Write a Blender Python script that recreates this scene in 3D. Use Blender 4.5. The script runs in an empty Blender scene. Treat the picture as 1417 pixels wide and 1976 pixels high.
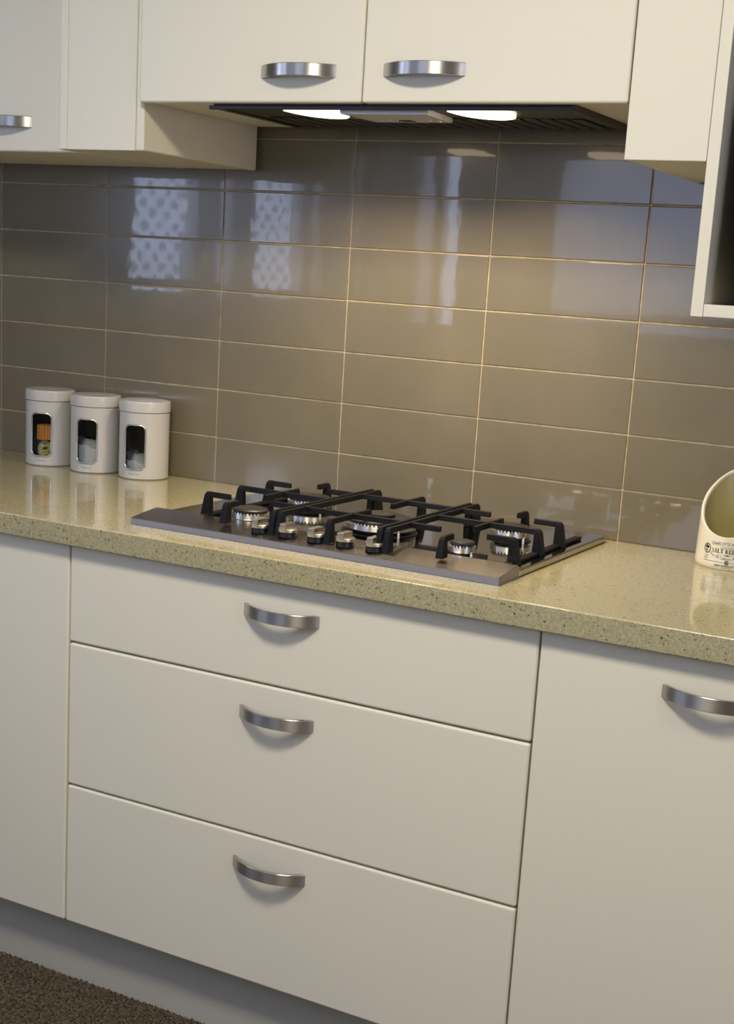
import bpy, bmesh, math, random
from mathutils import Vector, Matrix
random.seed(7)
SC = bpy.context.scene
COL = SC.collection

# ------------------------------------------------------------------ camera
cam_d = bpy.data.cameras.new('camera')
cam = bpy.data.objects.new('camera', cam_d); COL.objects.link(cam)
RX = ((0.88148098, -0.15480245, 0.44612496), (0.46806958, 0.16145229, -0.86881766), (0.0624672, 0.97466372, 0.21477544))
CAMLOC = (1.992157, -2.4717645, 1.351117)
m = Matrix(RX).to_4x4(); m.translation = CAMLOC
cam.matrix_world = m
cam_d.sensor_fit = 'VERTICAL'; cam_d.sensor_height = 36.0
cam_d.lens = 2712.0929 / 1976 * 36.0
cam_d.shift_x = -33.0886 / 1976; cam_d.shift_y = 142.055 / 1976
cam_d.clip_start = 0.05
SC.camera = cam

# ------------------------------------------------------------------ world and lights
w = bpy.data.worlds.new('sky'); SC.world = w; w.use_nodes = True
bg = w.node_tree.nodes['Background']
bg.inputs[0].default_value = (0.60, 0.71, 1.0, 1); bg.inputs[1].default_value = 11.5

def area(name, loc, target, sx, sy, power, col, spread=180, portal=False):
    d = bpy.data.lights.new(name, 'AREA'); d.shape = 'RECTANGLE'; d.size = sx; d.size_y = sy
    d.energy = power; d.color = col; d.spread = math.radians(spread)
    o = bpy.data.objects.new(name, d); COL.objects.link(o); o.location = loc
    o.rotation_euler = (Vector(target) - Vector(loc)).to_track_quat('-Z', 'Y').to_euler()
    if portal: d.cycles.is_portal = True
    return o
# ceiling lamp (the key that throws the handles' shadows)
area('ceiling_lamp_light', (1.15, -1.72, 2.40), (1.15, -1.72, 0), 0.34, 0.34, 33, (1.0, 0.93, 0.79))
# second, warmer ceiling lamp further down the room to the right
area('ceiling_lamp_light', (2.85, -1.6, 2.40), (2.85, -1.6, 0), 0.34, 0.34, 8, (1.0, 0.84, 0.62))

SC.view_settings.view_transform = 'Standard'; SC.view_settings.look = 'None'
SC.view_settings.gamma = 1.0; SC.view_settings.exposure = 0.05
SC.view_settings.use_curve_mapping = False
SC.cycles.use_denoising = True
SC.cycles.max_bounces = 10
SC.cycles.caustics_reflective = False

# ------------------------------------------------------------------ materials
def lin(r, g, b):
    f = lambda c: (c/255/12.92) if c/255 <= .04045 else ((c/255+.055)/1.055)**2.4
    return (f(r), f(g), f(b), 1)

def mat(name, col, rough=.5, metal=0., spec=.5, coat=0., coat_rough=.05, **kw):
    m = bpy.data.materials.new(name); m.use_nodes = True
    b = m.node_tree.nodes['Principled BSDF']
    b.inputs['Base Color'].default_value = col
    b.inputs['Roughness'].default_value = rough
    b.inputs['Metallic'].default_value = metal
    b.inputs['Specular IOR Level'].default_value = spec
    b.inputs['Coat Weight'].default_value = coat
    b.inputs['Coat Roughness'].default_value = coat_rough
    for k, v in kw.items(): b.inputs[k.replace('_', ' ')].default_value = v
    return m

def N(m, kind, **kw):
    n = m.node_tree.nodes.new(kind)
    for k, v in kw.items():
        if k in n.inputs: n.inputs[k].default_value = v
        else: setattr(n, k, v)
    return n
def L(m, a, b): m.node_tree.links.new(a, b)
def bsdf(m): return m.node_tree.nodes['Principled BSDF']
def objcoord(m, scale=(1, 1, 1)):
    tc = N(m, 'ShaderNodeTexCoord'); mp = N(m, 'ShaderNodeMapping'); mp.inputs['Scale'].default_value = scale
    L(m, tc.outputs['Object'], mp.inputs['Vector']); return mp.outputs[0]
def geocoord(m, scale=(1, 1, 1)):
    g = N(m, 'ShaderNodeNewGeometry'); mp = N(m, 'ShaderNodeMapping'); mp.inputs['Scale'].default_value = scale
    L(m, g.outputs['Position'], mp.inputs['Vector']); return mp.outputs[0]
def add_bump(m, vec, scale, strength, dist=.001, detail=2.0, kind='noise'):
    if kind == 'noise': t = N(m, 'ShaderNodeTexNoise', Scale=scale, Detail=detail)
    L(m, vec, t.inputs['Vector'])
    b = N(m, 'ShaderNodeBump'); b.inputs['Strength'].default_value = strength; b.inputs['Distance'].default_value = dist
    L(m, t.outputs['Fac'], b.inputs['Height']); L(m, b.outputs[0], bsdf(m).inputs['Normal'])
    return t
def noise_col(m, vec, scale, c1, c2, detail=3, lo=.35, hi=.65):
    t = N(m, 'ShaderNodeTexNoise', Scale=scale, Detail=detail); L(m, vec, t.inputs['Vector'])
    r = N(m, 'ShaderNodeValToRGB'); r.color_ramp.elements[0].position = lo; r.color_ramp.elements[1].position = hi
    r.color_ramp.elements[0].color = c1; r.color_ramp.elements[1].color = c2
    L(m, t.outputs['Fac'], r.inputs['Fac']); L(m, r.outputs['Color'], bsdf(m).inputs['Base Color'])
    return r

M = {}
M['cabinet'] = mat('cream_laminate', (0.79, 0.747, 0.615, 1), .42, spec=.35)
add_bump(M['cabinet'], geocoord(M['cabinet']), 420, .05, .0006)
M['carcass'] = mat('cream_board', (0.76, 0.73, 0.63, 1), .5)
add_bump(M['carcass'], geocoord(M['carcass']), 300, .04, .0005)
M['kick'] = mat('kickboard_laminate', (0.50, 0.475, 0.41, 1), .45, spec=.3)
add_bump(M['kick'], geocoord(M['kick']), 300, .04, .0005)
M['plaster'] = mat('painted_plaster', (0.34, 0.32, 0.28, 1), .9)
add_bump(M['plaster'], geocoord(M['plaster']), 60, .2, .002)
M['plaster_bounce'] = mat('pale_bounce_plaster', (0.64, 0.61, 0.53, 1), .9)  # right wall only: paler tone added to bounce fill light into the room
add_bump(M['plaster_bounce'], geocoord(M['plaster_bounce']), 60, .2, .002)
M['ceil'] = mat('ceiling_paint', (0.78, 0.77, 0.72, 1), .9)
add_bump(M['ceil'], geocoord(M['ceil']), 60, .1, .002)

# glossy taupe tile with slightly uneven glaze
t = M['tile'] = mat('taupe_glazed_tile', (0.2, 0.17, 0.12, 1), .22, spec=.3, coat=.5, coat_rough=.03)
v = geocoord(t)
noise_col(t, v, 5, (0.155, 0.137, 0.096, 1), (0.178, 0.155, 0.108, 1))
b1 = N(t, 'ShaderNodeTexNoise', Scale=28., Detail=1.5); L(t, geocoord(t, (1, 1, .6)), b1.inputs['Vector'])
bb = N(t, 'ShaderNodeBump'); bb.inputs['Strength'].default_value = .05; bb.inputs['Distance'].default_value = .002
L(t, b1.outputs['Fac'], bb.inputs['Height'])
L(t, bb.outputs[0], bsdf(t).inputs['Coat Normal']); L(t, bb.outputs[0], bsdf(t).inputs['Normal'])
M['grout'] = mat('sand_grout', (0.43, 0.35, 0.22, 1), .85)
noise_col(M['grout'], geocoord(M['grout']), 40, (0.36, 0.29, 0.18, 1), (0.50, 0.41, 0.27, 1))
add_bump(M['grout'], geocoord(M['grout']), 400, .4, .001)

# engineered stone: beige ground, fine grain, dark flecks with a few white
s = M['stone'] = mat('beige_engineered_stone', (0.5, 0.45, 0.29, 1), .16, spec=.5, coat=.5, coat_rough=.04)
v = geocoord(s)
n1 = N(s, 'ShaderNodeTexNoise', Scale=260., Detail=3.); L(s, v, n1.inputs['Vector'])
r1 = N(s, 'ShaderNodeValToRGB'); r1.color_ramp.elements[0].color = (0.345, 0.31, 0.18, 1); r1.color_ramp.elements[1].color = (0.465, 0.42, 0.255, 1)
r1.color_ramp.elements[0].position = .35; r1.color_ramp.elements[1].position = .65
L(s, n1.outputs['Fac'], r1.inputs['Fac'])
def flecks(scale, thr, seedoff):
    vo = N(s, 'ShaderNodeTexVoronoi', Scale=scale)
    mp = N(s, 'ShaderNodeMapping'); mp.inputs['Location'].default_value = (seedoff, 0, 0); L(s, v, mp.inputs['Vector'])
    nz = N(s, 'ShaderNodeTexNoise', Scale=scale*1.3, Detail=1.); L(s, mp.outputs[0], nz.inputs['Vector'])
    ad = N(s, 'ShaderNodeMixRGB'); ad.blend_type = 'ADD'; ad.inputs[0].default_value = .006
    L(s, mp.outputs[0], ad.inputs[1]); L(s, nz.outputs['Color'], ad.inputs[2]); L(s, ad.outputs[0], vo.inputs['Vector'])
    sep = N(s, 'ShaderNodeSeparateColor'); L(s, vo.outputs['Color'], sep.inputs[0])
    # per cell radius from its random value: only some cells carry a fleck
    mr = N(s, 'ShaderNodeMapRange'); mr.inputs['From Min'].default_value = thr; mr.inputs['From Max'].default_value = 1.
    mr.inputs['To Min'].default_value = 0.; mr.inputs['To Max'].default_value = .42
    L(s, sep.outputs[0], mr.inputs['Value'])
    lt = N(s, 'ShaderNodeMath', operation='LESS_THAN'); L(s, vo.outputs['Distance'], lt.inputs[0]); L(s, mr.outputs[0], lt.inputs[1])
    return lt.outputs[0], sep.outputs[1]
f1, g1 = flecks(230, .55, 0); f2, g2 = flecks(420, .6, 3.1)
mx = N(s, 'ShaderNodeMixRGB'); L(s, f1, mx.inputs[0]); L(s, r1.outputs['Color'], mx.inputs[1])
rr = N(s, 'ShaderNodeValToRGB'); rr.color_ramp.elements[0].color = (0.05, 0.04, 0.025, 1); rr.color_ramp.elements[1].color = (0.26, 0.20, 0.11, 1)
L(s, g1, rr.inputs['Fac']); L(s, rr.outputs['Color'], mx.inputs[2])
mx2 = N(s, 'ShaderNodeMixRGB'); L(s, f2, mx2.inputs[0]); L(s, mx.outputs[0], mx2.inputs[1])
rr2 = N(s, 'ShaderNodeValToRGB'); rr2.color_ramp.elements[0].color = (0.16, 0.12, 0.06, 1); rr2.color_ramp.elements[1].color = (0.66, 0.6, 0.44, 1)
L(s, g2, rr2.inputs['Fac']); L(s, rr2.outputs['Color'], mx2.inputs[2])
L(s, mx2.outputs[0], bsdf(s).inputs['Base Color'])

def steel(name, col, rough, stretch, strength=.25, aniso=.0):
    m = mat(name, col, rough, metal=1.)
    v = geocoord(m, stretch)
    n = N(m, 'ShaderNodeTexNoise', Scale=1., Detail=4.); L(m, v, n.inputs['Vector'])
    mr = N(m, 'ShaderNodeMapRange'); mr.inputs['To Min'].default_value = rough*.7; mr.inputs['To Max'].default_value = rough*1.35
    L(m, n.outputs['Fac'], mr.inputs['Value']); L(m, mr.outputs[0], bsdf(m).inputs['Roughness'])
    b = N(m, 'ShaderNodeBump'); b.inputs['Strength'].default_value = strength; b.inputs['Distance'].default_value = .0003
    L(m, n.outputs['Fac'], b.inputs['Height']); L(m, b.outputs[0], bsdf(m).inputs['Normal'])
    return m
def anisteel(name, col, rough, tang, an=.9):
    """brushed metal: highlights drawn out across the grain, along tang"""
    m = mat(name, col, rough, metal=1.)
    bsdf(m).inputs['Anisotropic'].default_value = an
    c_ = N(m, 'ShaderNodeCombineXYZ')
    for i_, t_ in enumerate(tang): c_.inputs[i_].default_value = t_
    L(m, c_.outputs[0], bsdf(m).inputs['Tangent'])
    return m
M['handle'] = anisteel('brushed_nickel', (0.52, 0.50, 0.47, 1), .34, (0, 0, 1))
M['steel'] = anisteel('brushed_steel', (0.42, 0.385, 0.355, 1), .25, (0, 1, 0), .5)
M['lip'] = mat('steel_edge', (0.30, 0.29, 0.31, 1), .45, metal=1.)
M['tray'] = mat('polished_steel', (0.46, 0.43, 0.39, 1), .07, metal=1.)
M['burner_steel'] = anisteel('burner_aluminium', (0.8, 0.79, 0.77, 1), .34, (0, 0, 1))
M['knob'] = mat('satin_knob_metal', (0.72, 0.67, 0.58, 1), .3, metal=1.)
M['iron'] = mat('black_cast_iron', (0.007, 0.007, 0.008, 1), .5, spec=.18)
add_bump(M['iron'], geocoord(M['iron']), 900, .3, .0006)
M['cap'] = mat('black_enamel_cap', (0.022, 0.021, 0.02, 1), .4)
M['black'] = mat('black_plastic', (0.01, 0.01, 0.01, 1), .35)
M['hood'] = mat('dark_hood_metal', (0.06, 0.055, 0.05, 1), .45, metal=.5)
M['hood_edge'] = mat('hood_edge_metal', (0.035, 0.035, 0.045, 1), .45, metal=.5)
M['hood_filter'] = mat('hood_filter_mesh', (0.045, 0.040, 0.034, 1), .55, metal=.5)
M['panel'] = mat('silver_panel', (0.72, 0.72, 0.74, 1), .4, metal=.2)
M['white'] = mat('white_enamel', (0.52, 0.515, 0.50, 1), .26, coat=.4)
M['white2'] = mat('white_plate', (0.75, 0.75, 0.75, 1), .5)
M['chrome'] = mat('dull_chrome', (0.62, 0.62, 0.62, 1), .25, metal=1.)
M['inside'] = mat('tin_inside', (0.10, 0.10, 0.10, 1), .5, metal=.6)
M['sugar'] = mat('white_powder', (0.75, 0.75, 0.74, 1), .9)
add_bump(M['sugar'], geocoord(M['sugar']), 500, .6, .002)
M['pasta_o'] = mat('orange_pasta', (0.75, 0.30, 0.05, 1), .5)
M['pasta_y'] = mat('yellow_pasta', (0.55, 0.50, 0.12, 1), .5)
M['print_grey'] = mat('grey_print', (0.25, 0.25, 0.28, 1), .5)
M['print_black'] = mat('black_print', (0.02, 0.018, 0.016, 1), .5)
M['print_mid'] = mat('faint_black_print', (0.06, 0.055, 0.05, 1), .5)
M['ceramic'] = mat('cream_glazed_pottery', (0.78, 0.73, 0.60, 1), .18, coat=.6)
M['ceramic_in'] = mat('yellow_cream_glaze', (0.40, 0.35, 0.16, 1), .25, coat=.5)
M['frame'] = mat('window_frame_paint', (0.55, 0.55, 0.52, 1), .4)

def glass(name):
    m = bpy.data.materials.new(name); m.use_nodes = True; nt = m.node_tree; nt.nodes.clear()
    o = nt.nodes.new('ShaderNodeOutputMaterial'); mi = nt.nodes.new('ShaderNodeMixShader')
    tr = nt.nodes.new('ShaderNodeBsdfTransparent'); gl = nt.nodes.new('ShaderNodeBsdfGlossy'); gl.inputs['Roughness'].default_value = .03
    fr = nt.nodes.new('ShaderNodeFresnel'); fr.inputs[0].default_value = 1.45
    tr.inputs[0].default_value = (.86, .88, .88, 1)
    nt.links.new(fr.outputs[0], mi.inputs[0]); nt.links.new(tr.outputs[0], mi.inputs[1]); nt.links.new(gl.outputs[0], mi.inputs[2])
    nt.links.new(mi.outputs[0], o.inputs[0]); return m
M['glass'] = glass('clear_glass')

def pane(name, open_frac, lace):
    """frosted or net covered window pane: part of the daylight comes straight in, part is scattered"""
    m = bpy.data.materials.new(name); m.use_nodes = True; nt = m.node_tree; nt.nodes.clear()
    o = nt.nodes.new('ShaderNodeOutputMaterial'); mi = nt.nodes.new('ShaderNodeMixShader')
    tr = nt.nodes.new('ShaderNodeBsdfTransparent'); tl = nt.nodes.new('ShaderNodeBsdfTranslucent')
    tl.inputs[0].default_value = (.45, .45, .47, 1)
    mi.inputs[0].default_value = 1 - open_frac
    if lace:
        g = nt.nodes.new('ShaderNodeNewGeometry'); mp = nt.nodes.new('ShaderNodeMapping')
        mp.inputs['Rotation'].default_value = (math.radians(45), 0, 0); nt.links.new(g.outputs['Position'], mp.inputs[0])
        vo = nt.nodes.new('ShaderNodeTexVoronoi'); vo.inputs['Scale'].default_value = 15; vo.inputs['Randomness'].default_value = .12
        nt.links.new(mp.outputs[0], vo.inputs['Vector'])
        r = nt.nodes.new('ShaderNodeMapRange'); r.inputs['From Min'].default_value = .36; r.inputs['From Max'].default_value = .5
        r.inputs['To Min'].default_value = 1 - open_frac*.55; r.inputs['To Max'].default_value = 1 - open_frac*1.5
        nt.links.new(vo.outputs['Distance'], r.inputs[0]); nt.links.new(r.outputs[0], mi.inputs[0])
    nt.links.new(tr.outputs[0], mi.inputs[1]); nt.links.new(tl.outputs[0], mi.inputs[2]); nt.links.new(mi.outputs[0], o.inputs[0])
    return m
M['pane_lace'] = pane('net_covered_pane', .55, True)
M['pane_frost'] = pane('frosted_pane', .9, False)
M['pane_fill'] = pane('fill_window_pane', .18, False)  # for the added fill window on the right
M['pane_dim'] = pane('dim_frosted_pane', .25, False)

def emit(name, col, st):
    m = bpy.data.materials.new(name); m.use_nodes = True; nt = m.node_tree
    b = nt.nodes['Principled BSDF']; b.inputs['Base Color'].default_value = (.8, .8, .8, 1)
    b.inputs['Emission Color'].default_value = col; b.inputs['Emission Strength'].default_value = st; return m
M['lamp'] = emit('lit_lamp_lens', (1., .78, .48, 1), 7.)

# carpet: short brown loop pile
c = M['carpet'] = mat('brown_carpet', (0.08, 0.06, 0.04, 1), 1., spec=.1)
noise_col(c, geocoord(c), 160, (0.05, 0.038, 0.022, 1), (0.20, 0.165, 0.11, 1), 4)

# ------------------------------------------------------------------ helpers
WORLD = {}
def wloc(o):
    return WORLD.get(o.name, Vector((0, 0, 0)))
def thing(name, label, cat, loc, group=None):
    o = bpy.data.objects.new(name, None); COL.objects.link(o); o.location = loc; o.empty_display_size = .05
    WORLD[o.name] = Vector(loc); o['label'] = label; o['category'] = cat
    if group: o['group'] = group
    return o
def obj(name, bm, material, parent=None, smooth=True, origin=None):
    """link a bmesh given in WORLD coordinates; children keep their origin on the parent's unless origin is given"""
    pw = wloc(parent) if parent else Vector((0, 0, 0))
    ow = Vector(origin) if origin is not None else (pw if parent else Vector((0, 0, 0)))
    for vv in bm.verts: vv.co -= ow
    bmesh.ops.recalc_face_normals(bm, faces=bm.faces)
    me = bpy.data.meshes.new(name); bm.to_mesh(me); bm.free()
    if isinstance(material, (list, tuple)):
        for x in material: me.materials.append(x)
    else: me.materials.append(material)
    o = bpy.data.objects.new(name, me); COL.objects.link(o)
    if parent: o.parent = parent
    o.location = ow - pw; WORLD[o.name] = ow
    if smooth:
        for p in me.polygons: p.use_smooth = True
        try: me.set_sharp_from_angle(angle=math.radians(38))
        except Exception: pass
        if len(me.polygons) < 4000:
            wn = o.modifiers.new('weighted_normals', 'WEIGHTED_NORMAL'); wn.keep_sharp = True; wn.weight = 50
    return o
def tag(o, label, cat, group=None):
    o['label'] = label; o['category'] = cat
    if group: o['group'] = group
    return o
def struct(o): o['kind'] = 'structure'; return o

def box(bm, x0, y0, z0, x1, y1, z1, bev=0, seg=2):
    r = bmesh.ops.create_cube(bm, size=1)
    vs = r['verts']
    for v_ in vs:
        v_.co = Vector(((x0+x1)/2 + v_.co.x*(x1-x0), (y0+y1)/2 + v_.co.y*(y1-y0), (z0+z1)/2 + v_.co.z*(z1-z0)))
    if bev:
        es = list({e for v_ in vs for e in v_.link_edges})
        bmesh.ops.bevel(bm, geom=es, offset=bev, segments=seg, affect='EDGES', profile=.5, clamp_overlap=True)
    return vs
def B(*a, **k):
    bm = bmesh.new(); box(bm, *a, **k); return bm
def lathe(bm, cx, cy, prof, n=48, cap0=True, cap1=True, a0=0):
    rings = []
    for r, z in prof:
        rings.append([bm.verts.new((cx+r*math.cos(a0+2*math.pi*i/n), cy+r*math.sin(a0+2*math.pi*i/n), z)) for i in range(n)])
    for a, b in zip(rings[:-1], rings[1:]):
        for i in range(n): bm.faces.new((a[i], a[(i+1) % n], b[(i+1) % n], b[i]))
    if cap0: bm.faces.new(rings[0][::-1])
    if cap1: bm.faces.new(rings[-1])
def prism(bm, pts, a0, a1, axis='z'):
    """extrude a 2D polygon along an axis; pts are the other two coordinates in x,y,z order"""
    def P(p, t):
        return {'z': (p[0], p[1], t), 'x': (t, p[0], p[1]), 'y': (p[0], t, p[1])}[axis]
    A = [bm.verts.new(P(p, a0)) for p in pts]; Bv = [bm.verts.new(P(p, a1)) for p in pts]
    n = len(pts)
    for i in range(n): bm.faces.new((A[i], A[(i+1) % n], Bv[(i+1) % n], Bv[i]))
    bm.faces.new(A[::-1]); bm.faces.new(Bv)
def tube(bm, pts, r, n=8, closed=False):
    pts = [Vector(p) for p in pts]; rings = []
    for i, p in enumerate(pts):
        if closed: d = pts[(i+1) % len(pts)] - pts[i-1]
        else: d = pts[min(i+1, len(pts)-1)] - pts[max(i-1, 0)]
        d.normalize(); up = Vector((0, 0, 1)) if abs(d.z) < .9 else Vector((1, 0, 0))
        a = d.cross(up).normalized(); b = d.cross(a)
        rings.append([bm.verts.new(p + a*r*math.cos(2*math.pi*k/n) + b*r*math.sin(2*math.pi*k/n)) for k in range(n)])
    R_ = list(zip(rings[:-1], rings[1:])) + ([(rings[-1], rings[0])] if closed else [])
    for a, b in R_:
        for k in range(n): bm.faces.new((a[k], a[(k+1) % n], b[(k+1) % n], b[k]))
    if not closed: bm.faces.new(rings[0][::-1]); bm.faces.new(rings[-1])

# ------------------------------------------------------------------ room shell
XL, XR, YF, ZC = -1.20, 3.40, -3.60, 2.45
H = 0.10114951; Z0 = 0.8945977; W = 0.30
wb = struct(obj('wall_back', B(XL-.1, .0016, 0, XR+.1, .12, ZC), M['grout'], smooth=False))
wb.data.materials.append(M['plaster'])
# glazed tiles, each one its own piece, over the worktop
def tile_mesh(x0, x1, z0, z1):
    bm = B(x0, 0, z0, x1, .006, z1, bev=.0016, seg=2); return bm
base_tile = None
for i in range(-4, 9):
    for k in range(0, 8):
        x0, x1 = i*W+.0012, (i+1)*W-.0012; z0, z1 = Z0+k*H+.0012, Z0+(k+1)*H-.0012
        if k == 0: z0 = .9005
        if k == 0 or base_tile is None or k == 1 and i == -4:
            t_ = obj('tile', tile_mesh(x0, x1, z0, z1), M['tile'], wb, origin=((x0+x1)/2, 0, (z0+z1)/2))
            if k == 1: base_tile = t_
        else:
            t_ = base_tile.copy(); COL.objects.link(t_); t_.location = ((x0+x1)/2, 0, (z0+z1)/2)
        # hand laid: a hair out of plane, so the reflections break at the joints
        t_.rotation_euler = (random.uniform(-.0035, .0035), 0, random.uniform(-.0022, .0022))
struct(obj('floor', B(XL-.1, YF-.1, -.1, XR+.1, .12, 0), M['carpet'], smooth=False))
struct(obj('ceiling', B(XL-.1, YF-.1, ZC, XR+.1, .12, ZC+.1), M['ceil'], smooth=False))

def wall_open(name, axis, fixed, thick, lo, hi, opens):
    """wall along axis with rectangular openings (a0,a1,z0,z1)"""
    bm = bmesh.new(); cuts = sorted(opens)
    def bx(a0, a1, z0, z1):
        if a1-a0 < 1e-4 or z1-z0 < 1e-4: return
        if axis == 'y': box(bm, fixed-thick, a0, z0, fixed, a1, z1)
        else: box(bm, a0, fixed-thick, z0, a1, fixed, z1)
    p = lo
    for a0, a1, z0, z1 in cuts:
        bx(p, a0, 0, ZC); bx(a0, a1, 0, z0); bx(a0, a1, z1, ZC); p = a1
    bx(p, hi, 0, ZC)
    return struct(obj(name, bm, M['plaster'], smooth=False))
LO = [(-2.075, -1.625, 1.25, 2.1), (-2.30, -2.18, 1.25, 2.1), (-2.86, -2.41, 1.24, 2.1), (-3.30, -3.21, 1.24, 2.1), (-2.995, -2.885, 1.24, 2.1)]
FO = [(-1.10, -.99, 1.16, 2.0), (-.96, -.86, 1.16, 2.0), (-.42, .62, 1.2, 1.98)]
wall_open('wall_left', 'y', XL, .1, YF, 0, LO)
wall_open('wall_front', 'x', YF, .1, XL-.1, XR+.1, FO)
RO = (-2.3, -1.2, 1.0, 1.95)  # opening for the added fill window
wall_open('wall_right', 'y', XR+.1, .1, YF, 0, [RO]).data.materials[0] = M['plaster_bounce']
def window(n, axis, fixed, a0, a1, z0, z1, pm, bar=None, out=-1):
    fr = bmesh.new(); f = .022 if a1-a0 > .2 else .009
    def bx(b, p0, p1, q0, q1, d0, d1):
        if axis == 'y' and out > 0: box(b, fixed-.1+d0, p0, q0, fixed-.1+d1, p1, q1)
        elif axis == 'y': box(b, fixed-d1, p0, q0, fixed-d0, p1, q1)
        else: box(b, p0, fixed-d1, q0, p1, fixed-d0, q1)
    bx(fr, a0, a0+f, z0, z1, .02, .07); bx(fr, a1-f, a1, z0, z1, .02, .07)
    bx(fr, a0+f, a1-f, z0, z0+f, .02, .07); bx(fr, a0+f, a1-f, z1-f, z1, .02, .07)
    if bar: bx(fr, bar-.012, bar+.012, z0+f, z1-f, .02, .07)
    o = struct(obj('window_%d' % n, fr, M['frame'], smooth=False))
    p = bmesh.new(); bx(p, a0+f, a1-f, z0+f, z1-f, .042, .046)
    obj('pane', p, pm, o, smooth=False)
    c_ = ((a0+a1)/2, (z0+z1)/2)
    if out > 0: area('daylight_portal', (fixed-.015, c_[0], c_[1]), (fixed-1, c_[0], c_[1]), z1-z0, a1-a0, 1, (1, 1, 1), portal=True)
    elif axis == 'y': area('daylight_portal', (fixed-.085, c_[0], c_[1]), (fixed+1, c_[0], c_[1]), a1-a0, z1-z0, 1, (1, 1, 1), portal=True)
    else: area('daylight_portal', (c_[0], fixed-.085, c_[1]), (c_[0], fixed+1, c_[1]), a1-a0, z1-z0, 1, (1, 1, 1), portal=True)
window(1, 'y', XL, *LO[3], M['pane_lace']); window(2, 'y', XL, *LO[2], M['pane_lace']); window(8, 'y', XL, *LO[4], M['pane_frost']); window(3, 'y', XL, *LO[1], M['pane_lace']); window(4, 'y', XL, *LO[0], M['pane_lace'])
window(9, 'y', XR+.1, *RO, M['pane_fill'], out=1)  # unseen window, added to brighten cabinet sides that face right
window(5, 'x', YF, *FO[0], M['pane_dim']); window(6, 'x', YF, *FO[1], M['pane_frost']); window(7, 'x', YF, *FO[2], M['pane_dim'])

# carpet loops in the corner the photograph shows
lm = bmesh.new()
x = .02; row = 0      # ribs of loops running away from the kickboard
while x < 1.10:
    y = -.5335 - (row % 2)*.0022
    while y > -.90:
        h = .0058+random.uniform(-.0012, .0010); cx, cy = x+random.uniform(-.0004, .0004), y+random.uniform(-.0005, .0005)
        ap = [lm.verts.new((cx+dx, cy+dy, 0.0001)) for dx, dy in ((-.0028, -.0022), (.0028, -.0022), (.0028, .0022), (-.0028, .0022))]
        tp = [lm.verts.new((cx+dx, cy+dy, h)) for dx, dy in ((-.0016, -.0012), (.0016, -.0012), (.0016, .0012), (-.0016, .0012))]
        for i in range(4): lm.faces.new((ap[i], ap[(i+1) % 4], tp[(i+1) % 4], tp[i]))
        lm.faces.new(tp)
        y -= .0046
    x += .0068; row += 1
lo = obj('carpet_pile', lm, M['carpet'], bpy.data.objects['floor'], smooth=True); lo['kind'] = 'stuff'

# ------------------------------------------------------------------ bow handle
def handle_mesh(xc, yf, zc, w_=.1445, depth=.030, h=.0205, th=.0042):
    """flat strap bent to a bow, ends meeting the front at y=yf"""
    bm = bmesh.new(); n = 40; out, inn = [], []
    R_ = (w_*w_/4 + depth*depth)/(2*depth); yc = yf - depth + R_
    amax = math.asin(w_/2/R_)
    for i in range(n+1):
        a = -amax + 2*amax*i/n
        out.append((xc + R_*math.sin(a), yc - R_*math.cos(a)))
        r2 = R_ - th*(1.0 + .6*abs(a/amax)**6)
        inn.append((xc + r2*math.sin(a)*.997, min(yc - r2*math.cos(a), yf)))
    pts = out + inn[::-1]
    lo_ = zc-h/2; hi_ = zc+h/2; bv = .0011
    def ring(z, k):
        vs = []
        for i, (px_, py_) in enumerate(out):
            a = -amax + 2*amax*i/n
            vs.append(bm.verts.new((px_ - k*math.sin(a), py_ + k*math.cos(a), z)))
        for j, (px_, py_) in enumerate(inn[::-1]): vs.append(bm.verts.new((px_, py_, z)))
        return vs
    rs = [ring(lo_, bv), ring(lo_+bv, 0), ring(hi_-bv, 0), ring(hi_, bv)]
    m_ = len(rs[0])
    for a, b in zip(rs[:-1], rs[1:]):
        for i in range(m_): bm.faces.new((a[i], a[(i+1) % m_], b[(i+1) % m_], b[i]))
    # caps as quad strips
    for r_, flip in ((rs[0], True), (rs[-1], False)):
        for i in range(n):
            q = (r_[i], r_[i+1], r_[m_-2-i], r_[m_-1-i])
            bm.faces.new(q[::-1] if flip else q)
    return bm
def add_handle(parent, xc, yf, zc): return obj('handle', handle_mesh(xc, yf, zc), M['handle'], parent)

def front(name, x0, x1, yf, z0, z1, parent, th=.018, bev=.0045):
    return obj(name, B(x0, yf, z0, x1, yf+th, z1, bev=bev, seg=4), M['cabinet'], parent)

# ------------------------------------------------------------------ base cabinets
YD = -.579; ZB = .1455; ZT = .858
def base_cab(name, label, x0, x1, fronts):
    t_ = thing(name, label, 'cabinet', ((x0+x1)/2, -.3, .0))
    obj('body', B(x0+.0005, YD+.0195, ZB-.0005, x1-.0005, -.012, ZT), M['carcass'], t_, smooth=False)
    for nm, a0, a1, z0, z1, hx, hz in fronts:
        d = front(nm, a0, a1, YD, z0, z1, t_)
        if hx is not None: add_handle(d, hx, YD, hz)
    return t_
g = .0014
base_cab('drawer_cabinet', 'cream three-drawer base cabinet directly under the gas cooktop', .3975, 1.2835, [
    ('drawer', .3975+g, 1.2835-g, .6822+g, .8575, .8365, .8045),
    ('drawer', .3975+g, 1.2835-g, .4148+g, .6822-g, .8360, .6300),
    ('drawer', .3975+g, 1.2835-g, ZB, .4148-g, .8355, .3605)])
base_cab('base_cabinet', 'cream single-door base cabinet left of the drawers, no handle in view', -.20, .3975, [('door', -.20+g, .3975-g, ZB, .8575, -.08, .8045)])
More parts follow.
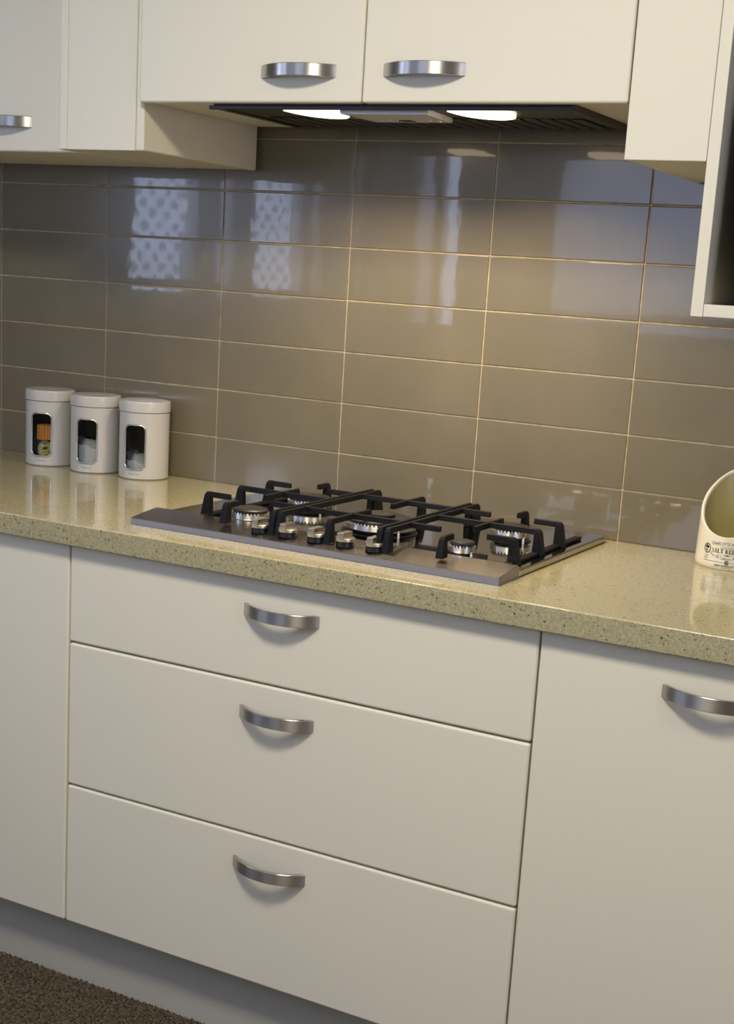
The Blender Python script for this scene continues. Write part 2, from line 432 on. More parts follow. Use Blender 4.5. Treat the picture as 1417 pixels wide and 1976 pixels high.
base_cab('base_cabinet', 'cream base cabinet right of the drawers with a bow handle near its top', 1.2835, 1.811, [('door', 1.2835+g, 1.811-g, ZB, .8575, 1.5455, .8025)])
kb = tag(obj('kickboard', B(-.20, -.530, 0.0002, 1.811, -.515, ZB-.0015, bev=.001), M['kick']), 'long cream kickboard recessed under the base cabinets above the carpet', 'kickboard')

# ------------------------------------------------------------------ worktop
ct = obj('countertop', B(XL+.001, -.601, .8615, XR-.6, -.0005, .900, bev=.0025, seg=3), M['stone'])
tag(ct, 'speckled beige stone countertop running the length of the wall', 'countertop')

# ------------------------------------------------------------------ wall cabinets
YU = -.396; ZU = 1.6205; ZTOP = 2.16
hc = thing('hood_cabinet', 'cream two-door wall cabinet above the range hood', 'cabinet', (.83, -.2, ZU))
bm = bmesh.new(); box(bm, .3845, -.3765, ZU+.004, 1.2765, -.012, ZTOP)
obj('body', bm, M['carcass'], hc, smooth=False)
d = front('door', .3825, .8272, YU, ZU, ZTOP, hc); add_handle(d, .707, YU, 1.6695)
d = front('door', .8292, 1.2765, YU, ZU, ZTOP, hc); add_handle(d, .9385, YU, 1.6700)

def frame_panel(x0, x1, yf, z0, z1, parent, pw=.018):
    obj('side_panel', B(x0, yf, z0, x0+pw, -.012, z1, bev=.0025, seg=3), M['cabinet'], parent)
    obj('side_panel', B(x1-pw, yf, z0, x1, -.012, z1, bev=.0035, seg=3), M['cabinet'], parent)
    obj('front_panel', B(x0+pw+.0012, yf-.0004, z0, x1-pw-.0006, yf+.018, z1, bev=.002, seg=2), M['cabinet'], parent)
    obj('base_panel', B(x0+pw+.001, yf+.0185, z0+.0012, x1-pw-.001, -.012, z0+.016), M['carcass'], parent, smooth=False)
nc = thing('narrow_wall_cabinet', 'narrow cream wall cabinet with no handle, left of the hood cabinet', 'cabinet', (.29, -.19, 1.5405))
frame_panel(.1895, .3820, -.3795, 1.5405, ZTOP, nc)
rc = thing('narrow_wall_cabinet', 'narrow cream wall cabinet between hood cabinet and open shelf', 'cabinet', (1.34, -.19, 1.5405))
obj('front_panel', B(1.2790, YU, 1.5405, 1.4032, YU+.018, ZTOP, bev=.002, seg=3), M['cabinet'], rc)
obj('side_panel', B(1.2795, YU+.0186, 1.5412, 1.2975, -.012, ZTOP), M['carcass'], rc, smooth=False)
obj('base_panel', B(1.2980, YU+.0186, 1.5412, 1.4030, -.012, 1.557), M['carcass'], rc, smooth=False)
# recessed cabinet at far left, its door set back behind the narrow cabinet
lc = thing('wall_cabinet', 'wall cabinet with grey-white door and bow handle at the far left edge', 'cabinet', (-.2, -.16, 1.5405))
obj('body', B(-.72, -.2935, 1.5415, .1885, -.012, ZTOP), M['carcass'], lc, smooth=False)
d = front('door', -.27, .1885, -.313, 1.5405, ZTOP, lc); add_handle(d, -.0062, -.313, 1.5950)
d = front('door', -.72, -.2725, -.313, 1.5405, ZTOP, lc)
# open shelf unit on the right
sh = thing('open_shelf_unit', 'open-fronted cream shelf unit hanging at the right edge, lower than the cabinets', 'shelf', (1.7, -.2, 1.3215))
obj('side_panel', B(1.4038, YU, 1.3215, 1.4222, -.012, ZTOP, bev=.0012), M['cabinet'], sh)
obj('side_panel', B(1.9816, YU, 1.3215, 2.0, -.012, ZTOP, bev=.0012), M['cabinet'], sh)
obj('base_panel', B(1.4226, YU+.0006, 1.3222, 1.9812, -.012, 1.3402, bev=.001), M['cabinet'], sh)
obj('top_panel', B(1.4226, YU+.0006, 1.78, 1.9812, -.012, 1.798, bev=.001), M['cabinet'], sh)
obj('back_panel', B(1.4226, -.022, 1.3406, 1.9812, -.012, 1.7796), M['black'], sh, smooth=False)
ap = thing('black_appliance', 'black boxy appliance inside the open shelf at the right edge', 'appliance', (1.70, -.2, 1.3404))
obj('case', B(1.4640, -.372, 1.3500, 1.940, -.03, 1.640, bev=.004), M['black'], ap)
obj('front_panel', B(1.4620, -.386, 1.3480, 1.942, -.3725, 1.642, bev=.003), M['black'], ap)
bm = bmesh.new(); box(bm, 1.463, -.3885, 1.360, 1.490, -.3862, 1.374, bev=.001)
bl = obj('badge', bm, M['white2'], ap); bl['label'] = 'small pale badge'
for fx in (1.49, 1.91):
    for fy in (-.34, -.06):
        bm = bmesh.new(); lathe(bm, fx, fy, [(.01, 1.3404), (.01, 1.3505)], 16); obj('foot', bm, M['black'], ap)

# ------------------------------------------------------------------ range hood
hd = thing('range_hood', 'slim dark slide-out range hood with two lit lamps under the hood cabinet', 'range hood', (.85, -.2, 1.617))
HX0, HX1, HY0, HY1, HZ = .520, 1.180, -.374, -.100, 1.6135
bm = bmesh.new()
# shallow tray: rim all round, recessed face
box(bm, HX0, HY0+.010, HZ+.001, HX0+.012, HY1, ZU+.0035); box(bm, HX1-.012, HY0+.010, HZ+.001, HX1, HY1, ZU+.0035)
box(bm, HX0, HY1, HZ, HX1, HY1+.014, ZU+.0035, bev=.002)
box(bm, HX0+.012, HY0+.010, HZ+.0045, HX1-.012, HY1, ZU+.0035)
obj('body', bm, M['hood'], hd)
obj('front_strip', B(HX0-.004, HY0, HZ-.0005, HX1+.004, HY0+.010, ZU-.0015, bev=.0012), M['hood_edge'], hd)
# filter slats behind the lamps
for k in range(22):
    x = HX0+.03+k*.0275
    obj('filter_slat', B(x, -.232, HZ+.0015, x+.021, -.112, HZ+.0044, bev=.0008, seg=1), M['hood_filter'], hd)
for (x0, x1) in ((.654, .750), (.962, 1.060)):
    bm = bmesh.new(); y0, y1 = -.352, -.246
    pts = [(x0, y0), (x1, y0)] + [((x0+x1)/2+(x1-x0)/2*math.cos(math.pi*q/20), y0+.012+(y1-y0-.012)*math.sin(math.pi*q/20)**.8) for q in range(21)]
    prism(bm, pts, HZ-.0005, HZ+.0044)
    lp = obj('lamp', bm, M['lamp'], hd); lp['label'] = 'lit warm lamp lens'
    area('hood_lamp_light', ((x0+x1)/2, -.299, HZ-.003), ((x0+x1)/2, -.29, 0), (.10), .07, 3.0, (1.0, .80, .56), spread=140)
cp = bmesh.new(); pts = [(.762, -.350), (.926, -.350), (.918, -.235), (.770, -.235)]
prism(cp, pts, HZ-.0045, HZ+.0044); bmesh.ops.bevel(cp, geom=list(cp.edges), offset=.002, segments=2, affect='EDGES')
cpo = obj('control_panel', cp, M['panel'], hd); cpo['label'] = 'silver control panel between the lamps'
obj('display', B(.834, -.272, HZ-.0053, .856, -.250, HZ-.004), M['black'], cpo)
for x in (.796, .812, .828, .874, .890, .906):
    bm = bmesh.new(); lathe(bm, x, -.262, [(.0030, HZ-.0065), (.0038, HZ-.006), (.0038, HZ-.0035)], 16); obj('button', bm, M['chrome'], cpo)

# ------------------------------------------------------------------ gas cooktop
CX0, CX1, CY0, CY1 = .486, 1.188, -.5235, -.0255
hob = thing('gas_cooktop', 'stainless five-burner gas cooktop with black pan supports and five front knobs', 'cooktop', (.837, -.275, .9))
ZP = .9125
bm = bmesh.new()
box(bm, CX0, -.4398, .9002, CX1, CY1, ZP, bev=.0025, seg=3)
obj('top_plate', bm, M['tray'], hob)
bm = bmesh.new()   # sloping front control panel: lip, ramp, ridge, short drop behind
prof = [(CY0, .9002), (CY0, .9108), (CY0+.0012, .9122), (CY0+.040, .9175), (-.4520, .9215), (-.4490, .9212), (-.4440, .9160), (-.4400, .9132), (-.4400, .9002)]
prism(bm, [(p[0], p[1]) for p in prof], CX0, CX1, 'x')
bmesh.ops.bevel(bm, geom=[e for e in bm.edges if abs(e.verts[0].co.x-e.verts[1].co.x) < 1e-6 and e.calc_length() > .002 and max(v_.co.z for v_ in e.verts) > .9109], offset=.0015, segments=2, affect='EDGES')
fp = obj('front_panel', bm, [M['steel'], M['lip']], hob)
for p in fp.data.polygons:
    if p.normal.y < -.8 or abs(p.normal.x) > .8: p.material_index = 1

def burner(cx, cy, r, big=False):
    bm = bmesh.new()
    z = ZP + .0003
    lathe(bm, cx, cy, [(r*1.06, z), (r*1.06, z+.001), (r*.80, z+.003), (r*.78, z+.0075)], 48)
    b_ = obj('burner', bm, M['black'], hob)
    bm = bmesh.new(); zr = z+.0075
    n = 96; prof = [(r*.80, zr), (r*1.0, zr+.0008), (r*1.0, zr+.0095)]
    lathe(bm, cx, cy, prof, n)
    nn = int(28*r/.034) + 6
    for i in range(nn):     # flame port teeth
        a = 2*math.pi*i/nn; c_, s_ = math.cos(a), math.sin(a); hw = math.pi*r/nn*.62
        q = []
        for (rr_, tt, zz) in ((r*.985, -hw, zr+.0093), (r*.985, hw, zr+.0093), (r*.86, hw, zr+.0093), (r*.86, -hw, zr+.0093), (r*.985, -hw, zr+.0125), (r*.985, hw, zr+.0125), (r*.86, hw, zr+.0125), (r*.86, -hw, zr+.0125)):
            q.append(bm.verts.new((cx+rr_*c_-tt*s_, cy+rr_*s_+tt*c_, zz)))
        for f in ((0, 1, 2, 3), (4, 5, 6, 7), (0, 1, 5, 4), (1, 2, 6, 5), (2, 3, 7, 6), (3, 0, 4, 7)): bm.faces.new([q[j] for j in f])
    o = obj('burner_ring', bm, M['burner_steel'], b_)
    bm = bmesh.new(); zc = zr+.0125
    rc_ = r*.93
    lathe(bm, cx, cy, [(rc_*.9, zc-.001), (rc_, zc+.0008), (rc_, zc+.0036), (rc_*.94, zc+.0056), (rc_*.80, zc+.0066), (rc_*.4, zc+.0070), (.0005, zc+.0071)], 48)
    obj('burner_cap', bm, M['cap'], b_)
    bm = bmesh.new(); a = math.radians(-35); ix, iy = cx+(r+.008)*math.cos(a), cy+(r+.008)*math.sin(a)
    lathe(bm, ix, iy, [(.0022, z), (.0022, z+.008), (.0012, z+.0085), (.0012, z+.012)], 12)
    obj('igniter', bm, M['panel'], b_)
    return b_
burner(.660, -.410, .0335); burner(.660, -.207, .0420); burner(1.072, -.410, .0220); burner(1.072, -.207, .0345)
# wok burner: wide outer ring and inner ring
wb_ = burner(.866, -.310, .0640, True)
bm = bmesh.new(); zz = ZP+.0303
lathe(bm, .866, -.310, [(.020, ZP+.0275), (.026, ZP+.029), (.026, ZP+.0325), (.018, ZP+.0345), (.0005, ZP+.035)], 40); obj('inner_cap', bm, M['cap'], wb_)

# cast iron pan supports
ZS = .9565; BH = .0095
def bar(bm, x0, y0, x1, y1, w_=.0085, z1=ZS, h=BH, w_top=.0062):
    d_ = Vector((x1-x0, y1-y0, 0)); d_.normalize(); nrm = Vector((-d_.y, d_.x, 0))
    P0 = Vector((x0, y0, 0)); P1 = Vector((x1, y1, 0))
    vs = []
    for P in (P0, P1):
        for sgn, ww, z in ((-1, w_, z1-h), (1, w_, z1-h), (1, w_top, z1), (-1, w_top, z1)):
            vs.append(bm.verts.new(P + nrm*sgn*ww/2 + Vector((0, 0, z))))
    for f in ((3, 2, 1, 0), (4, 5, 6, 7), (0, 1, 5, 4), (1, 2, 6, 5), (2, 3, 7, 6), (3, 0, 4, 7)): bm.faces.new([vs[j] for j in f])
def foot(bm, x, y, dx, dy, base=ZP+.0004, flare=.007):
    """leg under a bar end, flaring outwards (dx,dy) towards its base"""
    nrm = Vector((-dy, dx, 0)); o_ = Vector((dx, dy, 0)); P = Vector((x, y, 0)); vs = []
    for z, out_, inn, ww in ((base, flare+.004, -.010, .0125), (ZS-.006, .004, -.0085, .0100), (ZS-.001, .001, -.0085, .0078), (ZS+.0002, -.002, -.0085, .0062)):
        for a, b in ((out_, -1), (out_, 1), (inn, 1), (inn, -1)):
            vs.append(bm.verts.new(P + o_*a + nrm*b*ww/2 + Vector((0, 0, z))))
    for r_ in range(3):
        for i in range(4): bm.faces.new((vs[r_*4+i], vs[r_*4+(i+1) % 4], vs[r_*4+4+(i+1) % 4], vs[r_*4+4+i]))
    bm.faces.new(vs[0:4][::-1]); bm.faces.new(vs[12:16])
def side_support(sx):
    """sx=-1 left, +1 right, mirrored about x=.866"""
    X = lambda v_: .866 + sx*(v_)
    bm = bmesh.new()
    bar(bm, X(.109), -.488, X(.109), -.140)
    foot(bm, X(.109), -.488, 0, -1); foot(bm, X(.109), -.140, 0, 1)
    for yy in (-.410, -.207):
        bar(bm, X(.112), yy, X(.165), yy)
        bar(bm, X(.298), yy, X(.249), yy); foot(bm, X(.298), yy, sx, 0)
    bar(bm, X(.109), -.305, X(.298), -.305); foot(bm, X(.298), -.305, sx, 0)
    bar(bm, X(.206), -.365, X(.206), -.250)
    bar(bm, X(.206), -.488, X(.206), -.452); foot(bm, X(.206), -.488, 0, -1, base=ZP+.009)
    bar(bm, X(.206), -.142, X(.206), -.176); foot(bm, X(.206), -.142, 0, 1)
    box(bm, min(X(.288), X(.302)), -.430, ZP+.0004, max(X(.288), X(.302)), -.105, ZP+.0055, bev=.001, seg=1)
    bmesh.ops.bevel(bm, geom=[e for e in bm.edges if e.calc_length() > .004], offset=.0007, segments=1, affect='EDGES')
    return obj('pan_support', bm, M['iron'], hob)
side_support(-1); side_support(1)
bm = bmesh.new()
for xx in (.771, .961):
    bar(bm, xx, -.488, xx, -.140); foot(bm, xx, -.488, 0, -1); foot(bm, xx, -.140, 0, 1)
for yy in (-.410, -.207): bar(bm, .771, yy, .961, yy)
bar(bm, .866, -.488, .866, -.350); foot(bm, .866, -.488, 0, -1)
bar(bm, .866, -.145, .866, -.268); foot(bm, .866, -.145, 0, 1)
bmesh.ops.bevel(bm, geom=[e for e in bm.edges if e.calc_length() > .004], offset=.0007, segments=1, affect='EDGES')
obj('pan_support', bm, M['iron'], hob)

# knobs on the sloping panel
kx0, ky, kz = .7335, -.4925, .9172
def knob(x):
    bm = bmesh.new(); lathe(bm, x, ky, [(.0145, kz-.0012), (.0140, kz+.0078)], 40)
    k_ = obj('knob', bm, M['black'], hob)
    bm = bmesh.new(); lathe(bm, x, ky, [(.0158, kz+.0078), (.0167, kz+.0085), (.0167, kz+.0125), (.0156, kz+.0136)], 40)
    obj('knob_disc', bm, M['knob'], k_)
    bm = bmesh.new(); vs = []
    box(bm, x-.0060, ky-.0172, kz+.0080, x+.0060, ky+.0150, kz+.0228, bev=.0010)
    obj('knob_grip', bm, M['knob'], k_)
    bm = bmesh.new(); n = 28    # printed ring mark on the panel left of the knob
    pts = [(x-.026+.0052*math.cos(2*math.pi*i/n), ky+.0052*math.sin(2*math.pi*i/n), kz+.0003) for i in range(n)]
    tube(bm, pts, .0004, 4, closed=True); obj('dial_mark', bm, M['print_black'], k_)
for i in range(5): knob(kx0+i*.0550)

# ------------------------------------------------------------------ storage canisters
def font_mesh(body, size, align='CENTER', bold=0, extr=0):
    cu = bpy.data.curves.new('t', 'FONT'); cu.body = body; cu.size = size; cu.align_x = align; cu.align_y = 'CENTER'; cu.resolution_u = 3
    cu.offset = bold
    o = bpy.data.objects.new('t', cu); COL.objects.link(o); bpy.context.view_layer.update()
    dg = bpy.context.evaluated_depsgraph_get(); me = bpy.data.meshes.new_from_object(o.evaluated_get(dg))
    bm = bmesh.new(); bm.from_mesh(me); bpy.data.objects.remove(o); bpy.data.curves.remove(cu); bpy.data.meshes.remove(me)
    return bm
def canister(cx, cy, ang, label, group):
    R_ = .0525; h = .165; zb = .9003; t_ = thing('storage_canister', label, 'canister', (cx, cy, .9), group)
    hw = .43; z_lo, z_hi = zb+.022, zb+.115; cr = .012    # window half angle, heights, corner radius
    n = 180; th0 = math.radians(ang)
    def wnd(a):
        s_ = abs(a)*R_; e = hw*R_ - s_
        if e < 0: return None
        k = 0 if e >= cr else cr - math.sqrt(max(cr*cr-(cr-e)**2, 0))
        return z_lo+k, z_hi-k
    bm = bmesh.new(); cols = []
    for i in range(n):
        a = -math.pi + 2*math.pi*i/n; cols.append(a)
    def P(a, r, z): return bm.verts.new((cx+r*math.cos(th0+a), cy+r*math.sin(th0+a), z))
    ztop = zb+.140; rows = [(R_-.0025, zb), (R_, zb+.0025)]
    vb = [[P(a, r, z) for a in cols] for r, z in rows]
    vl, vh = [], []
    for a in cols:
        w_ = wnd(a) or (((z_lo+z_hi)/2), (z_lo+z_hi)/2)
        vl.append(P(a, R_, w_[0])); vh.append(P(a, R_, w_[1]) if wnd(a) else vl[-1])
    vt = [P(a, R_, ztop) for a in cols]
    for i in range(n):
        j = (i+1) % n
        bm.faces.new((vb[0][i], vb[0][j], vb[1][j], vb[1][i])); bm.faces.new((vb[1][i], vb[1][j], vl[j], vl[i])); bm.faces.new((vh[i], vh[j], vt[j], vt[i]))
    bm.faces.new(vb[0][::-1])
    body = obj('body', bm, [M['white'], M['inside']], t_)
    so = body.modifiers.new('thickness', 'SOLIDIFY'); so.thickness = .0012; so.offset = -1; so.material_offset = 1
    for md in [q_ for q_ in body.modifiers if q_.type == 'WEIGHTED_NORMAL']: body.modifiers.remove(md)
    es = body.modifiers.new('crisp_edges', 'EDGE_SPLIT'); es.split_angle = math.radians(38)
    # lid
    bm = bmesh.new()
    lathe(bm, cx, cy, [(R_-.003, ztop-.002), (R_-.003, ztop+.0015), (R_+.0012, ztop+.0015), (R_+.0016, ztop+.003), (R_+.0014, zb+h-.004), (R_, zb+h-.0015), (R_-.004, zb+h-.0005), (R_-.012, zb+h-.0010), (.001, zb+h+.0008)], 72)
    obj('lid', bm, M['white'], t_)
    # bezel around the window
    bm = bmesh.new(); path = []
    def on(a, z, r=R_+.0006): path.append((cx+r*math.cos(th0+a), cy+r*math.sin(th0+a), z))
    W2 = hw*R_
    for (sx, z_c, a0) in ((1, z_hi-cr, 0), (-1, z_hi-cr, 90), (-1, z_lo+cr, 180), (1, z_lo+cr, 270)):
        for q in range(7):
            an = math.radians(a0+q*15); s_ = sx*(W2-cr)+cr*math.cos(an); on(s_/R_, z_c+cr*math.sin(an))
        if a0 in (90, 270):
            pass
        if a0 == 0 or a0 == 180:
            for q in range(1, 8):
                f_ = q/8; s_ = (W2-cr)*(1-2*f_)*(1 if a0 == 0 else -1); on(s_/R_, z_hi if a0 == 0 else z_lo)
    tube(bm, path, .0018, 8, closed=True); obj('window_rim', bm, M['chrome'], t_)
    # curved pane just inside
    bm = bmesh.new(); prev = None
    for i in range(25):
        a = -hw + 2*hw*i/24; r = R_-.0016
        c_ = [bm.verts.new((cx+r*math.cos(th0+a), cy+r*math.sin(th0+a), z)) for z in (z_lo-.001, z_hi+.001)]
        if prev: bm.faces.new((prev[0], c_[0], c_[1], prev[1]))
        prev = c_
    pn = obj('window_pane', bm, M['glass'], t_)
    # small grey maker's name under the window
    bm = font_mesh('brabantia', .0062)
    for v_ in bm.verts:
        a = v_.co.x/R_; z = zb+.0125+v_.co.y; v_.co = Vector((cx+(R_+.0003)*math.cos(th0+a), cy+(R_+.0003)*math.sin(th0+a), z))
    obj('printed_name', bm, M['print_grey'], t_, smooth=False)
    return t_
GC = 'white storage canisters in the corner'
CA = [(-.0924, -.0692, -71, 'leftmost white canister, orange and yellow pasta behind its window'),
      (.0371, -.0729, -72, 'middle white canister of three, half full of pale powder'),
      (.1619, -.0651, -75, 'rightmost white canister, nearest the cooktop, only a little powder in it')]
for a in CA: canister(*a, GC)
def powder(cx, cy, hbase, tilt, label):
    bm = bmesh.new(); n = 40; r = .0495; zb = .9025
    bot = [bm.verts.new((cx+r*math.cos(2*math.pi*i/n), cy+r*math.sin(2*math.pi*i/n), zb)) for i in range(n)]
    rings = [bot]
    for f_ in (1.0, .75, .5, .25):
        ring = []
        for i in range(n):
            a = 2*math.pi*i/n; x, y_ = r*f_*math.cos(a), r*f_*math.sin(a)
            z = zb+hbase + tilt*(-x/r) - tilt*.3*y_/r + .003*math.sin(9*a+f_*7)*f_ + .006*(1-f_)
            ring.append(bm.verts.new((cx+x, cy+y_, z)))
        rings.append(ring)
    for a, b in zip(rings[:-1], rings[1:]):
        for i in range(n): bm.faces.new((a[i], a[(i+1) % n], b[(i+1) % n], b[i]))
    bm.faces.new(bot[::-1]); bm.faces.new(rings[-1])
    o = tag(obj('white_powder', bm, M['sugar']), label, 'powder'); o['kind'] = 'stuff'
powder(.0371, -.0729, .056, .010, 'heap of white powder behind the middle canister window')
powder(.1619, -.0651, .036, .010, 'low heap of white powder behind the rightmost canister window')
# pasta behind the first window: a ridged orange bundle standing on a coiled yellow nest
cx, cy = -.0924, -.0692; a = math.radians(-66); px_, py_ = cx+.030*math.cos(a), cy+.030*math.sin(a)
bm = bmesh.new()
for k in range(5):
    rr_ = .0165-.0022*k; pts = []
    zc = .9365-.0045*(k % 2)
    tang = Vector((-math.sin(a), math.cos(a), 0)); nr = Vector((math.cos(a), math.sin(a), 0))
    for i in range(28):
        q = 2*math.pi*i/28; p_ = Vector((px_, py_, zc)) + tang*rr_*math.cos(q) + Vector((0, 0, 1))*rr_*math.sin(q)*.95 + nr*(.004*math.sin(2*q+k) + .002*k)
        pts.append(p_)
    tube(bm, pts, .0024, 6, closed=True)
for k in range(4):
    pts = [Vector((px_, py_, .9275)) + Vector((.019*math.cos(q_)*.8, .013*math.sin(q_), -.010+.005*k+.002*math.sin(3*q_+k))) for q_ in [2*math.pi*i/24 for i in range(24)]]
    tube(bm, pts, .0022, 6, closed=True)
ny = tag(obj('pasta_nest', bm, M['pasta_y']), 'coiled yellow-green pasta at the bottom of the leftmost canister window', 'pasta')
bm = bmesh.new()
for k in range(15):
    q = math.pi*2*k/15; x, y_ = px_+.0165*math.cos(q), py_+.0165*math.sin(q)
    tube(bm, [(x, y_, .9575), (x+.0006, y_, .972), (x, y_, .9885)], .0036, 7)
lathe(bm, px_, py_, [(.0155, .958), (.0155, .988)], 20)
tag(obj('pasta_bundle', bm, M['pasta_o']), 'ridged orange pasta above the yellow nest in the leftmost canister window', 'pasta')
bm = bmesh.new(); lathe(bm, cx, cy, [(.046, .9022), (.046, .914), (.02, .916)], 32)
o = tag(obj('pasta_pieces', bm, M['pasta_y']), 'loose pasta lying on the bottom of the leftmost canister', 'pasta'); o['kind'] = 'stuff'

# ------------------------------------------------------------------ salt keeper
SX, SY, SR = 1.4295, -.0692, .062
sk = thing('salt_keeper', 'cream pottery salt keeper with slanted open mouth and black print, at the right edge', 'salt keeper', (SX, SY, .9))
def Rz(z):
    h = z-.9
    r = SR - .026*max(h-.01, 0) - (.22*max(h-.10, 0)**1.5)
    if h < .008: r -= .004*(1-math.sqrt(max(1-((.008-h)/.008)**2, 0)))
    return r
n = 96
def ztop(th, r):   # slanted mouth: low at the front (-y), high at the back
    y_ = r*math.sin(th); return 1.0085 + .95*y_
bm = bmesh.new(); rings = []
K = 16
for k in range(K+1):
    ring = []
    for i in range(n):
        th = 2*math.pi*i/n; f_ = k/K
        zt = ztop(th, SR*.93); z = .9003 + (zt-.9003)*(f_**1.0)
        if k <= 2: z = .9003 + (.0, .003, .008)[k]
        elif k > 2: z = .9083 + (zt-.9083)*((k-2)/(K-2))
        r = Rz(z); ring.append(bm.verts.new((SX+r*math.cos(th), SY+r*math.sin(th), z)))
    rings.append(ring)
nout = len(rings)
for (dr, dz) in ((.0012, .0022), (.0035, .0030), (.0058, .0020), (.0070, -.0015)):
    ring = []
    for i in range(n):
        th = 2*math.pi*i/n; zt = ztop(th, SR*.93); r = Rz(zt)-dr
        ring.append(bm.verts.new((SX+r*math.cos(th), SY+r*math.sin(th)-dz*.5, zt+dz)))
    rings.append(ring)
nrim = len(rings)
for k in range(1, 9):
    ring = []
    for i in range(n):
        th = 2*math.pi*i/n; zt = ztop(th, SR*.93)-.0015; z = zt + (.911-zt)*k/8; r = Rz(z)-.0070 - (.006 if k == 8 else 0)
        ring.append(bm.verts.new((SX+r*math.cos(th), SY+r*math.sin(th), z)))
    rings.append(ring)
for a, b in zip(rings[:-1], rings[1:]):
    for i in range(n): bm.faces.new((a[i], a[(i+1) % n], b[(i+1) % n], b[i]))
bm.faces.new(rings[0][::-1]); bm.faces.new(rings[-1])
bm.faces.ensure_lookup_table()
for idx, f in enumerate(bm.faces):
    f.material_index = 1 if idx >= (nrim-1)*n and idx != len(bm.faces)-2 else 0
obj('pot', bm, [M['ceramic'], M['ceramic_in']], sk)

TH0 = math.radians(-83.5)    # the print's centre line
def wrap(bm, mname='print_black', name='printed_text', lift=.0003):
    for v_ in bm.verts:
        u, z = v_.co.x, .9+v_.co.y; r = Rz(z)+lift; th = TH0+u/SR
        v_.co = Vector((SX+r*math.cos(th), SY+r*math.sin(th), z))
    return obj(name, bm, M[mname], sk, smooth=False)
def fit(bm, width, cx_, cz_, height=None, arch=0):
    xs = [v_.co.x for v_ in bm.verts]; ys = [v_.co.y for v_ in bm.verts]
    sx = width/(max(xs)-min(xs)); sy = (height/(max(ys)-min(ys))) if height else sx
    mx_, my_ = (max(xs)+min(xs))/2, (max(ys)+min(ys))/2
    for v_ in bm.verts:
        u = (v_.co.x-mx_)*sx; z = (v_.co.y-my_)*sy
        z += arch*(u/(width/2))**2
        v_.co = Vector((cx_+u, cz_+z, 0))
    return bm
def subdiv(bm):
    bmesh.ops.triangulate(bm, faces=bm.faces); return bm
# serif capitals built by hand for the title
def serif_word(word, capw=.62):
    bm = bmesh.new(); x = 0
    def seg(x0, y0, x1, y1, t):
        d_ = Vector((x1-x0, y1-y0)); d_.normalize(); nn_ = Vector((-d_.y, d_.x))*t/2
        vs = [bm.verts.new((x0+nn_.x, y0+nn_.y, 0)), bm.verts.new((x1+nn_.x, y1+nn_.y, 0)), bm.verts.new((x1-nn_.x, y1-nn_.y, 0)), bm.verts.new((x0-nn_.x, y0-nn_.y, 0))]
        bm.faces.new(vs)
    T_, t2 = .23, .08
    def ser(cx_, y_, w_=.32): seg(cx_-w_/2, y_, cx_+w_/2, y_, .06)
    def curve(pts, t):
        for a_, b_ in zip(pts[:-1], pts[1:]): seg(*a_, *b_, t)
    for ch in word:
        o = x
        if ch == ' ': x += .45; continue
        if ch in 'LTKEPR':
            sx_ = o+.35 if ch == 'T' else o+.15
            seg(sx_, 0, sx_, 1, T_); ser(sx_, .03); ser(sx_, .97)
        if ch == 'L': seg(o+.15, .05, o+.62, .05, .08); seg(o+.60, .03, o+.62, .3, .08); x += .75
        if ch == 'T': seg(o, .95, o+.7, .95, .08); seg(o+.03, .97, o+.02, .72, .08); seg(o+.67, .97, o+.68, .72, .08); x += .82
        if ch == 'E':
            seg(o+.15, .05, o+.62, .05, .08); seg(o+.15, .95, o+.58, .95, .08); seg(o+.15, .5, o+.48, .5, .08)
            seg(o+.60, .03, o+.62, .28, .08); seg(o+.56, .97, o+.57, .74, .08); seg(o+.48, .4, o+.48, .6, .06); x += .75
        if ch == 'K': seg(o+.18, .42, o+.62, .95, .07); seg(o+.32, .58, o+.66, .04, .17); ser(o+.62, .97, .24); ser(o+.68, .03, .26); x += .88
        if ch in 'PR':
            c_ = [(o+.15+.12+.30*math.cos(q), .74+.22*math.sin(q)) for q in [math.radians(90-18*i) for i in range(11)]]
            seg(o+.15, .96, o+.28, .96, .07); seg(o+.15, .52, o+.28, .52, .07); curve(c_, .11)
            if ch == 'R': seg(o+.34, .52, o+.60, .04, .16); ser(o+.64, .03, .2)
            x += .72 if ch == 'P' else .85
        if ch == 'A': seg(o+.05, .03, o+.36, .98, .07); seg(o+.36, .98, o+.64, .03, .18); seg(o+.15, .34, o+.56, .34, .06); ser(o+.06, .03, .24); ser(o+.66, .03, .3); x += .86
        if ch == 'S':
            c_ = [(o+.30+.20*math.cos(q), .73+.22*math.sin(q)) for q in [math.radians(20+22*i) for i in range(9)]]
            c2 = [(o+.28+.23*math.cos(q), .27+.22*math.sin(q)) for q in [math.radians(60-25*i) for i in range(10)]]
            curve(c_, .10); seg(c_[-1][0], c_[-1][1], c2[0][0], c2[0][1], .17); curve(c2, .11); x += .66
    return bm
wrap(fit(serif_word('SALT KEEPER'), .0560, 0, .0330, .0078), 'print_black')
wrap(subdiv(fit(font_mesh('CHARLOTTE WATSON', .01), .0590, 0, .0455, .0052, -.0006)), 'print_mid')
wrap(subdiv(fit(font_mesh('COUNTRY', .01), .0250, 0, .0393, .0030)), 'print_mid')
wrap(subdiv(fit(font_mesh('For All Culinary Purposes', .01), .0600, 0, .0200, .0062, .0062)), 'print_mid')
wrap(subdiv(fit(font_mesh('HENRY WATSON POTTERY', .01, bold=.0002), .0410, 0, .0082, .0034)), 'print_black')
wrap(subdiv(fit(font_mesh('ENGLAND', .01), .0170, 0, .0047, .0015)), 'print_mid')
wrap(subdiv(fit(font_mesh('Trade', .01), .0080, -.0385, .0222, .0030)), 'print_mid')
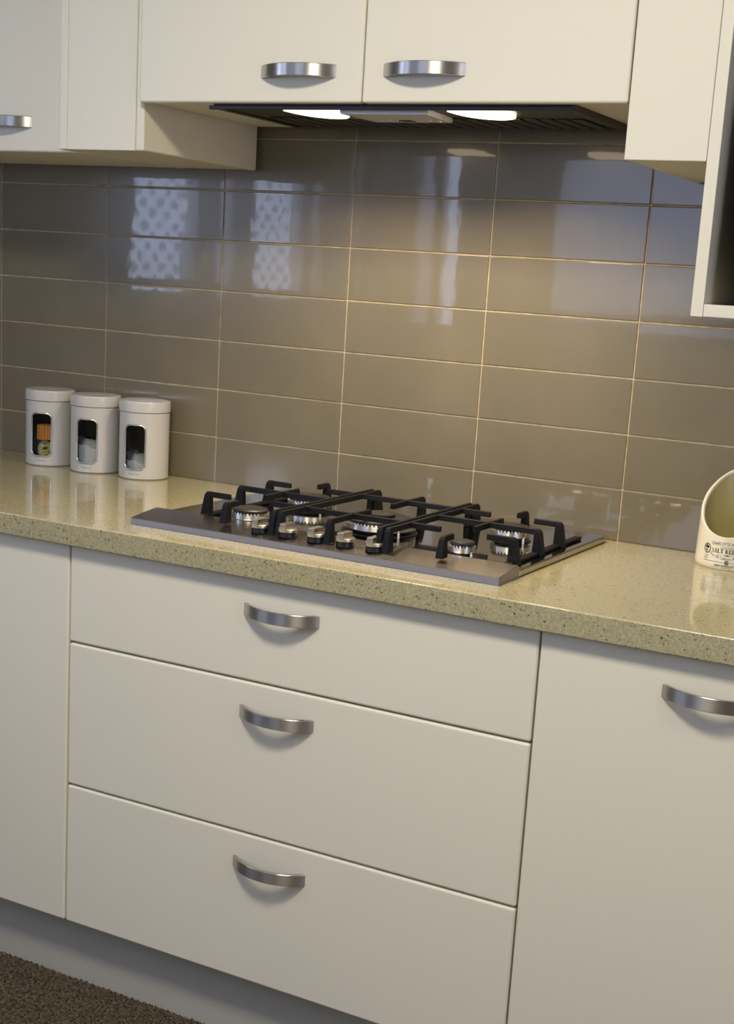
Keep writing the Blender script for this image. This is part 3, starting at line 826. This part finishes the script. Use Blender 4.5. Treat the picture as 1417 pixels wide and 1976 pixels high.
wrap(subdiv(fit(font_mesh('Mark', .01), .0080, -.0385, .0180, .0030)), 'print_mid')
# rules, small ornaments and the round portrait seal
def strip(bm, u0, u1, z, t_, steps=16):
    for i in range(steps):
        a, b = u0+(u1-u0)*i/steps, u0+(u1-u0)*(i+1)/steps
        bm.faces.new([bm.verts.new((a, z-t_/2, 0)), bm.verts.new((b, z-t_/2, 0)), bm.verts.new((b, z+t_/2, 0)), bm.verts.new((a, z+t_/2, 0))])
def disc(bm, cu, cz, ru, rz, inner=0, n_=28, a0=0, a1=360):
    prev = None; first = None
    for i in range(n_+1):
        q = math.radians(a0+(a1-a0)*i/n_); c_, s_ = math.cos(q), math.sin(q)
        p = (bm.verts.new((cu+ru*c_, cz+rz*s_, 0)), bm.verts.new((cu+ru*inner*c_, cz+rz*inner*s_, 0)))
        if prev: bm.faces.new((prev[0], p[0], p[1], prev[1]) if inner else (prev[0], p[0], p[1]))
        prev = p
bm = bmesh.new(); strip(bm, -.044, -.005, .0139, .0006); strip(bm, .005, .044, .0139, .0006)
disc(bm, 0, .0139, .0036, .0036, .72); disc(bm, 0, .0139, .0016, .0016, .3)
for q in range(6):
    disc(bm, .0026*math.cos(q*math.pi/3), .0139+.0026*math.sin(q*math.pi/3), .0008, .0008, .01, 8)
wrap(bm, 'print_black', 'printed_rule')
bm = bmesh.new(); strip(bm, -.0175, -.005, .0262, .0003, 8); strip(bm, .005, .0175, .0262, .0003, 8)
disc(bm, -.0035, .0262, .0016, .0011, .6, 16); disc(bm, .0035, .0262, .0016, .0011, .6, 16); disc(bm, 0, .0262, .0022, .0011, .01, 16)
wrap(bm, 'print_mid', 'printed_rule')
bm = bmesh.new(); cu, cz = -.0380, .0345
disc(bm, cu, cz, .0072, .0086, .86, 36); disc(bm, cu, cz, .0059, .0071, .93, 36)
wrap(bm, 'print_mid', 'printed_seal')
bm = bmesh.new()   # head in profile inside the seal: hair, face, neck
disc(bm, cu-.0003, cz+.0028, .0034, .0026, .01, 24); disc(bm, cu+.0026, cz+.0016, .0012, .0018, .01, 14); disc(bm, cu-.0012, cz-.0030, .0020, .0014, .01, 16)
strip(bm, cu-.0010, cu+.0004, cz-.0042, .0024, 2); strip(bm, cu-.0034, cu-.0016, cz+.0004, .0016, 2)
wrap(bm, 'print_black', 'printed_seal')
